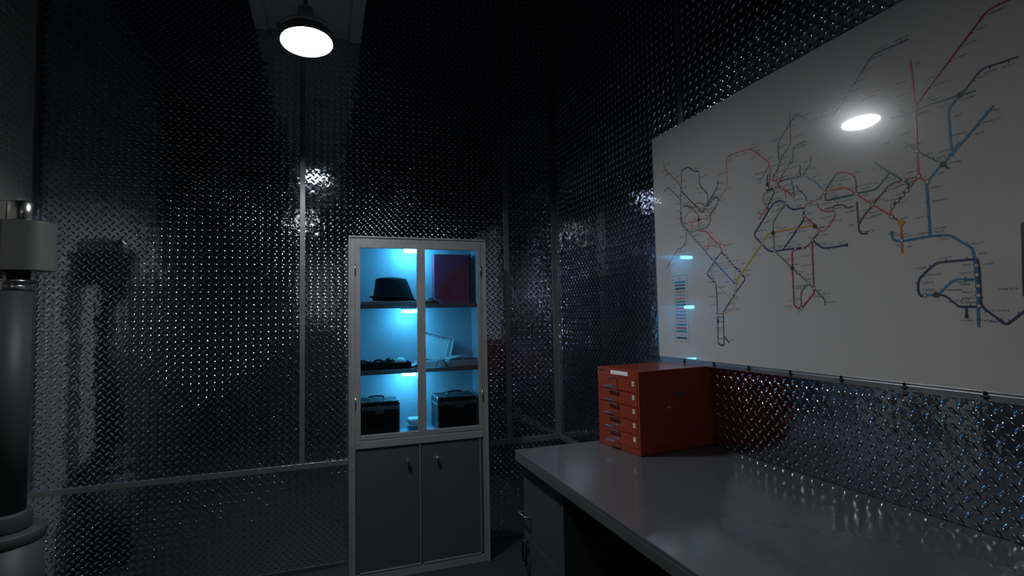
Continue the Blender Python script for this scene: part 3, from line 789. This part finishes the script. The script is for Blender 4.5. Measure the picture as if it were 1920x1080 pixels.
class Ink:
    def __init__(self): self.v = []; self.f = []; self.m = []
    def quad(self, pts, lay, key):
        n = len(self.v); x = BX - 0.00015 - 0.00012 * lay
        self.v += [(x, p[0], p[1]) for p in pts]; self.f.append(tuple(range(n, n + len(pts)))); self.m.append(KEYS.index(key))
    def line(self, pts, w, lay, key):
        # round the corners a little, then lay a mitred ribbon
        P = [Vector(p) for p in pts]; Q = [P[0]]
        for i in range(1, len(P) - 1):
            a, c_, d = P[i - 1], P[i], P[i + 1]
            r = min(0.014, (a - c_).length * 0.35, (d - c_).length * 0.35)
            if r < 0.002: Q.append(c_); continue
            s = c_ + (a - c_).normalized() * r; e = c_ + (d - c_).normalized() * r
            for t_ in (0, 0.33, 0.67, 1): Q.append(s * (1 - t_) ** 2 + c_ * 2 * t_ * (1 - t_) + e * t_ ** 2)
        Q.append(P[-1])
        Q = [q for i, q in enumerate(Q) if i == 0 or (q - Q[i - 1]).length > 1e-4]
        D = [(c_ - a).normalized() for a, c_ in zip(Q[:-1], Q[1:])]
        lo, hi = [], []
        for i, q in enumerate(Q):
            d0 = D[max(0, i - 1)]; d1 = D[min(len(D) - 1, i)]
            t_ = d0 + d1
            if t_.length < 1e-4: t_ = d1
            t_.normalize(); n_ = Vector((-t_.y, t_.x)); k_ = min(2.0, 1.0 / max(0.35, n_.dot(Vector((-d1.y, d1.x)))))
            lo.append(q - n_ * k_ * w / 2); hi.append(q + n_ * k_ * w / 2)
        for i in range(len(Q) - 1): self.quad([lo[i], lo[i + 1], hi[i + 1], hi[i]], lay, key)
    def disc(self, c_, r, lay, key, seg=14):
        self.quad([(c_[0] + r * math.cos(2 * PI * i / seg), c_[1] + r * math.sin(2 * PI * i / seg)) for i in range(seg)], lay, key)
    def word(self, y, z, n, lay=0, h=0.0058, side=1):
        # unreadably small station name: a row of letter-like strokes reading away from y in the -y (right) direction
        wdt = 0.0046; tot = n * wdt
        y0 = y if side > 0 else y + tot
        for i in range(n):
            a = y0 - i * wdt; up = h * random.choice((0.75, 0.75, 1.0)) ; lw = wdt * 0.72
            self.quad([(a, z), (a - lw * 0.35, z), (a - lw * 0.35, z + up), (a, z + up)], lay, 'text')
            if random.random() < 0.8: zz = z + random.choice((0, up * 0.45, up * 0.8)); self.quad([(a, zz), (a - lw, zz), (a - lw, zz + h * 0.2), (a, zz + h * 0.2)], lay, 'text')
            if random.random() < 0.5: self.quad([(a - lw * 0.65, z), (a - lw, z), (a - lw, z + h * 0.7), (a - lw * 0.65, z + h * 0.7)], lay, 'text')
    def build(self, name, par):
        me = bpy.data.meshes.new(name); me.from_pydata(self.v, [], self.f)
        for m_ in INKM: me.materials.append(m_)
        me.polygons.foreach_set('material_index', self.m)
        bmx = bmesh.new(); bmx.from_mesh(me)
        for f in bmx.faces:
            f.normal_update()
            if f.normal.x > 0: f.normal_flip()
        bmx.to_mesh(me); bmx.free()
        o = bpy.data.objects.new(name, me); COL.objects.link(o); o.parent = par
        if par is board: o.location = -bo
        return o
ROUTES = [
('brown',5,[(2.217,2.316),(2.217,2.283),(2.094,2.168),(2.096,2.1),(2.1,1.99)]),
('black',6,[(2.089,2.132),(2.084,2.237),(2.032,2.24),(1.992,2.207),(1.958,2.201),(1.958,2.134),(1.908,2.086),(1.904,2.04),(1.92,2.021)]),
('black',7,[(2.088,2.137),(2.007,2.06),(1.945,2.004),(1.92,2.026),(1.841,2.101),(1.84,2.127)]),
('blue',6,[(2.226,2.164),(2.195,2.183),(2.099,2.101),(2.094,1.989),(2.05,1.934)]),
('brown',4,[(2.209,2.236),(2.205,2.245),(2.181,2.243)]),
('teal',5,[(1.997,2.055),(1.959,2.056),(1.922,2.026)]),
('teal',6,[(1.915,2.025),(1.862,2.059),(1.838,2.046),(1.845,2.028),(1.891,1.993)]),
('orange',5,[(2.032,2.053),(1.974,2.032),(1.925,2.02),(1.896,1.992),(1.901,1.977),(2.016,1.973),(2.084,1.979)]),
('orange',5,[(2.082,1.987),(2.048,2.023),(2.012,2.035)]),
('brown',8,[(2.083,2.061),(2.032,2.056)]),
('brown',6,[(2.032,2.053),(2.009,2.034),(1.973,2.0),(1.975,1.931)]),
('orange',6,[(2.016,1.973),(2.018,1.929)]),
('red',5,[(1.835,2.041),(1.784,2.087),(1.781,2.211),(1.745,2.215),(1.652,2.209),(1.598,2.169)]),
('orange',4,[(1.649,2.209),(1.608,2.206)]),
('gray',5,[(1.835,2.041),(1.858,2.013),(1.894,1.985),(1.896,1.954),(1.917,1.931)]),
('blue',6,[(2.095,2.109),(2.103,1.98),(2.071,1.953),(2.005,1.894),(1.961,1.853),(1.883,1.774),(1.856,1.752),(1.795,1.698)]),
('black',5,[(2.063,1.941),(2.067,1.889),(2.096,1.864),(2.132,1.863),(2.194,1.806),(2.232,1.771)]),
('red',8,[(1.967,1.924),(1.928,1.918),(1.851,1.845),(1.836,1.827),(1.829,1.807)]),
('orange',6,[(1.951,1.849),(1.851,1.845),(1.824,1.845),(1.809,1.831)]),
('orange',6,[(1.913,1.88),(1.915,1.844)]),
('teal',5,[(2.058,1.94),(2.019,1.929),(1.972,1.93),(1.919,1.932),(1.899,1.951),(1.895,1.984)]),
('brown',9,[(1.837,1.809),(1.805,1.788),(1.768,1.746),(1.728,1.715)]),
('black',7,[(1.883,1.774),(1.837,1.809)]),
('black',7,[(1.768,1.746),(1.726,1.711),(1.705,1.69)]),
('black',7,[(1.881,1.775),(1.903,1.753),(1.931,1.725),(1.92,1.708)]),
('black',8,[(1.899,1.693),(1.877,1.676),(1.873,1.603),(1.877,1.416),(1.863,1.407),(1.845,1.407),(1.84,1.418),(1.839,1.548),(1.763,1.629),(1.703,1.684),(1.722,1.707)]),
('black',8,[(1.932,1.727),(1.928,1.719),(1.895,1.692)]),
('blue',7,[(1.879,1.775),(1.854,1.752),(1.761,1.666)]),
('yellow',7,[(1.694,1.734),(1.755,1.671)]),
('yellow',6,[(1.667,1.763),(1.757,1.678),(1.758,1.633)]),
('yellow',5,[(1.759,1.733),(1.758,1.668)]),
('yellow',6,[(1.902,1.751),(1.902,1.709),(1.87,1.673),(1.775,1.594),(1.771,1.574),(1.802,1.55),(1.87,1.543)]),
('black',8,[(1.838,1.446),(1.809,1.419)]),
('orange',4,[(1.899,1.755),(1.773,1.749)]),
('teal',5,[(1.451,2.29),(1.452,2.244)]),
('teal',7,[(1.35,2.205),(1.424,2.267),(1.452,2.244),(1.51,2.19),(1.509,2.11),(1.515,2.091),(1.542,2.064)]),
('brown',5,[(1.451,2.243),(1.452,2.166),(1.504,2.124),(1.507,2.098)]),
('teal',6,[(1.389,2.155),(1.435,2.153),(1.445,2.136),(1.449,2.104),(1.469,2.091)]),
('orange',6,[(1.646,2.208),(1.557,2.128),(1.553,2.088)]),
('brown',4,[(1.558,2.116),(1.592,2.077)]),
('gray',4,[(1.617,2.073),(1.592,2.073)]),
('black',6,[(1.418,2.077),(1.419,2.037)]),
('gray',6,[(1.37,2.095),(1.374,2.07),(1.406,2.036)]),
('teal',6,[(1.522,2.039),(1.49,2.041),(1.438,2.037),(1.411,2.036)]),
('lightblue',5,[(1.397,2.029),(1.37,2.008),(1.354,1.994),(1.329,1.966)]),
('blue',5,[(1.457,2.032),(1.455,2.006),(1.45,1.995),(1.452,1.972)]),
('blue',5,[(1.439,2.008),(1.429,1.985),(1.406,1.967),(1.396,1.94)]),
('red',9,[(1.546,2.055),(1.529,2.048),(1.519,2.027),(1.501,2.011),(1.477,1.993),(1.459,1.974)]),
('red',5,[(1.47,2.083),(1.49,2.07),(1.512,2.041),(1.523,2.023),(1.536,2.023)]),
('orange',6,[(1.489,1.999),(1.486,1.971)]),
('black',7,[(1.566,2.079),(1.571,2.045),(1.559,2.023)]),
('black',12,[(1.575,2.019),(1.548,2.018)]),
('black',7,[(1.55,2.027),(1.537,2.005),(1.573,1.959),(1.573,1.937)]),
('brown',5,[(1.557,2.085),(1.554,2.063),(1.565,2.038)]),
('red',5,[(1.576,2.018),(1.595,1.999),(1.594,1.98),(1.58,1.96),(1.582,1.947),(1.62,1.916)]),
('red',5,[(1.626,1.946),(1.605,1.931)]),
('navy',8,[(1.613,1.895),(1.574,1.937),(1.539,1.965),(1.516,1.968),(1.497,1.96),(1.486,1.946),(1.468,1.927),(1.45,1.92),(1.415,1.919),(1.41,1.91),(1.414,1.881),(1.424,1.863)]),
('green',6,[(1.49,1.947),(1.526,1.917),(1.551,1.886)]),
('pink',5,[(1.41,1.913),(1.406,1.927),(1.391,1.931),(1.346,1.939),(1.324,1.955)]),
('red',6,[(1.357,1.927),(1.351,1.906),(1.328,1.888),(1.294,1.885),(1.291,1.875),(1.295,1.862),(1.313,1.843)]),
('orange',6,[(1.408,1.887),(1.376,1.854)]),
('teal',8,[(1.277,2.008),(1.322,1.962),(1.324,1.936),(1.318,1.925),(1.259,1.923),(1.223,1.923)]),
('orange',6,[(1.316,1.956),(1.287,1.959),(1.247,1.955),(1.221,1.936)]),
('orange',5,[(1.272,2.007),(1.242,2.001),(1.219,1.988)]),
('brown',7,[(1.296,1.902),(1.263,1.9),(1.244,1.884),(1.224,1.886)]),
('navy',9,[(1.571,1.937),(1.65,1.856),(1.61,1.816),(1.577,1.783),(1.548,1.78),(1.455,1.778),(1.422,1.777)]),
('navy',9,[(1.383,1.798),(1.344,1.764),(1.297,1.762),(1.255,1.764)]),
('navy',12,[(1.254,1.769),(1.255,1.758)]),
('navy',8,[(1.51,1.781),(1.461,1.827),(1.441,1.85),(1.414,1.875),(1.412,1.91)]),
('yellow',8,[(1.694,1.734),(1.61,1.816),(1.576,1.853),(1.441,1.85),(1.371,1.848),(1.355,1.828)]),
('green',7,[(1.491,1.95),(1.551,1.891),(1.552,1.85),(1.549,1.78),(1.473,1.708),(1.407,1.648),(1.386,1.628),(1.346,1.588),(1.345,1.569)]),
('green',7,[(1.407,1.648),(1.441,1.617),(1.441,1.56)]),
('crimson',8,[(1.455,1.777),(1.47,1.768),(1.472,1.708),(1.472,1.573),(1.462,1.561),(1.44,1.56),(1.385,1.612),(1.386,1.628),(1.385,1.798),(1.358,1.819)]),
('crimson',6,[(1.455,1.773),(1.422,1.773),(1.404,1.78),(1.383,1.795)]),
('red',6,[(1.411,1.89),(1.371,1.852),(1.355,1.83)]),
('pink',6,[(1.29,1.875),(1.297,1.854),(1.336,1.822),(1.349,1.825)]),
('brown',8,[(1.212,1.899),(1.21,1.803),(1.203,1.793),(1.184,1.79)]),
('brown',7,[(1.207,1.827),(1.189,1.852)]),
('teal',7,[(1.299,1.926),(1.213,1.925),(1.147,1.923),(1.104,1.964)]),
('teal',8,[(1.147,2.008),(1.104,1.966),(1.067,1.933)]),
('brown',6,[(1.212,1.97),(1.212,1.924)]),
('crimson',5,[(1.277,2.01),(1.249,2.005),(1.221,1.99),(1.212,1.97)]),
('brown',8,[(1.185,1.799),(1.186,1.788)]),
('brown',7,[(1.207,1.831),(1.161,1.878),(1.108,1.926),(1.092,1.931),(1.063,1.932)]),
('black',8,[(1.063,1.932),(1.049,1.914),(1.057,1.899),(1.07,1.888),(1.085,1.874),(1.1,1.861)]),
('brown',5,[(1.063,1.933),(1.023,1.932)]),
('red',7,[(1.298,1.956),(1.247,1.953),(1.213,1.925),(1.161,1.878),(1.106,1.832),(1.079,1.807)]),
('red',7,[(1.1,1.861),(1.109,1.841),(1.105,1.83)]),
('red',7,[(1.049,1.906),(1.023,1.932),(1.001,1.91)]),
('orange',8,[(1.079,1.806),(1.08,1.753),(1.08,1.715)]),
('lightblue',9,[(1.108,1.786),(1.106,1.758),(1.08,1.752)]),
('lightblue',10,[(1.002,1.91),(1.001,1.755)]),
('red',7,[(1.024,2.13),(1.023,2.007),(1.022,1.932)]),
('teal',6,[(1.105,2.066),(1.061,2.048),(1.024,2.007),(0.968,1.959)]),
('lightblue',8,[(1.001,1.91),(0.967,1.944),(0.954,1.951),(0.937,1.973),(0.913,1.998)]),
('teal',9,[(0.96,1.95),(0.942,1.932)]),
('lightblue',8,[(0.908,2.124),(0.936,2.097),(0.935,1.996),(0.931,1.964)]),
('lightblue',8,[(0.833,2.067),(0.931,1.972)]),
('teal',6,[(1.089,2.128),(1.022,2.128),(0.908,2.125),(0.868,2.121)]),
('red',7,[(1.025,2.28),(1.021,2.13),(1.022,2.011)]),
('crimson',6,[(1.021,2.138),(0.83,2.32),(0.785,2.319),(0.761,2.315)]),
('navy',6,[(0.908,2.125),(0.894,2.132),(0.854,2.173),(0.775,2.168)]),
('navy',5,[(1.027,2.342),(1.067,2.344),(1.134,2.348),(1.263,2.224)]),
('brown',5,[(1.263,2.224),(1.282,2.207)]),
('brown',5,[(1.248,2.24),(1.18,2.233),(1.128,2.231)]),
('lightblue',9,[(1.079,1.751),(1.001,1.755),(0.953,1.751),(0.93,1.732),(0.9,1.707),(0.897,1.677),(0.895,1.611),(0.898,1.498)]),
('lightblue',8,[(0.897,1.624),(0.945,1.628),(0.967,1.612),(0.989,1.587),(1.023,1.589)]),
('navy',8,[(0.891,1.678),(0.94,1.678),(0.99,1.678),(1.016,1.656),(1.038,1.635),(1.042,1.613),(1.041,1.596),(1.036,1.585),(1.026,1.587)]),
('navy',8,[(1.004,1.589),(0.974,1.586),(0.941,1.554),(0.933,1.552),(0.895,1.552)]),
('navy',8,[(0.891,1.678),(0.888,1.648),(0.889,1.598),(0.89,1.554),(0.838,1.504),(0.818,1.522),(0.798,1.54)]),
('navy',8,[(0.923,1.55),(0.924,1.526)]),
('navy',12,[(0.928,1.526),(0.92,1.526)]),
('navy',10,[(0.786,1.755),(0.791,1.752),(0.793,1.683),(0.796,1.616),(0.797,1.575)]),
]
STOPS = [(2.088,2.161),(2.091,2.14),(2.095,2.076),(2.096,2.047),(2.098,2.019),(2.098,1.985),(2.032,2.053),(2.009,2.031),(1.976,2.031),(1.921,2.026),(1.897,1.988),(1.871,1.998),(1.858,2.013),(2.018,1.929),(1.975,1.931),(2.067,1.951),(2.071,1.953),(2.045,1.931),(2.007,1.894),(1.995,1.884),(1.977,1.866),(1.961,1.853),(1.883,1.774),(1.854,1.751),(1.901,1.752),(1.849,1.845),(2.065,1.917),(2.066,1.897),(1.807,1.788),(1.794,1.774),(1.78,1.76),(1.766,1.744),(1.741,1.723),(1.726,1.711),(1.899,1.693),(1.882,1.678),(1.759,1.665),(1.763,1.63),(1.781,1.614),(1.841,1.549),(1.872,1.538),(1.507,2.117),(1.507,2.106),(1.465,2.094),(1.453,2.102),(1.555,2.086),(1.57,2.042),(1.525,2.076),(1.571,2.043),(1.522,2.038),(1.501,2.01),(1.452,1.971),(1.576,1.959),(1.489,1.951),(1.439,2.037),(1.41,2.036),(1.381,1.934),(1.345,1.939),(1.324,1.954),(1.412,1.909),(1.412,1.891),(1.441,1.85),(1.61,1.816),(1.549,1.78),(1.455,1.776),(1.423,1.776),(1.382,1.798),(1.407,1.647),(1.386,1.628),(1.441,1.56),(1.355,1.828),(1.212,1.924),(1.161,1.878),(1.063,1.932),(1.057,1.899),(1.07,1.888),(1.085,1.874),(1.1,1.861),(1.105,1.829),(1.022,1.932),(1.0,1.91),(1.08,1.753),(1.023,2.007),(0.894,1.661),(0.894,1.636),(0.893,1.607),(0.894,1.582),(0.894,1.554),(1.025,1.588)]
DARK_STOPS = [(1.972,1.977),(1.552,1.85),(1.473,1.708),(1.37,1.846),(1.872,1.512),(0.958,1.949),(0.995,1.588),(1.022,2.128),(0.906,2.124)]
YELLOW_STOPS = [(1.078,1.807)]

ik = Ink()
for n_, (key, w, pts) in enumerate(ROUTES): ik.line(pts, w * 0.00072, 1 + n_ * 0.06, key)
for p in STOPS: ik.disc(p, 0.0068, 8, 'text'); ik.disc(p, 0.0046, 9, 'white')
for p in DARK_STOPS: ik.disc(p, 0.0085, 9.5, 'black')
for p in YELLOW_STOPS: ik.disc(p, 0.013, 9.5, 'yellow', seg=4)
ik.build('route_lines', panel)
ik = Ink()
taken = []
rnd = random.Random(3)
for key, w, pts in ROUTES:
    acc = 0.0; side = 1
    for a, c_ in zip(pts[:-1], pts[1:]):
        a, c_ = Vector(a), Vector(c_); L_ = (c_ - a).length
        if L_ < 0.012: continue
        dr_ = (c_ - a) / L_
        steep = abs(dr_.y) > 0.35
        k = max(1, int(L_ / 0.034))
        for i in range(k):
            p = a + dr_ * (L_ * (i + 0.5) / k)
            if any((p - q).length < 0.017 for q in taken): continue
            taken.append(p)
            side = 1 if rnd.random() < 0.62 else -1
            n = rnd.randint(4, 9)
            if steep: ik.word(p.x - side * 0.011, p.y - 0.003, n, side=side)
            else: ik.word(p.x + n * 0.0023, p.y + (0.009 if side > 0 else -0.016), n, side=1)
            # tick
            off = Vector((-dr_.y, dr_.x)) * 0.004 * (1 if rnd.random() < 0.5 else -1)
            ik.line([tuple(p), tuple(p + off * 1.8)], 0.003, 0, key)
ik.build('station_names', panel)
ik = Ink()
ly0, ly1, lz0, lz1 = 2.175, 2.071, 1.412, 1.731
for a, c_ in (((ly0, lz0), (ly1, lz0)), ((ly1, lz0), (ly1, lz1)), ((ly1, lz1), (ly0, lz1)), ((ly0, lz1), (ly0, lz0))): ik.line([a, c_], 0.002, 1, 'text')
ik.word(2.146, 1.714, 8, h=0.009)
bars = ['lightblue', 'purple', 'black', 'salmon', 'greyblue', 'orange', 'greenbar', 'teal', 'red', 'plum', 'purple', 'plum', 'pink', 'tealbar', 'crimson', 'tealbar', 'white', 'navy']
for i, k in enumerate(bars):
    z = 1.700 - i * 0.01585
    ik.quad([(2.164, z - 0.005), (2.086, z - 0.005), (2.086, z + 0.0052), (2.164, z + 0.0052)], 1, k)
    ik.word(2.140, z - 0.003, 6, lay=2, h=0.0055)
ik.build('legend_panel', panel)
bpy.context.view_layer.update()
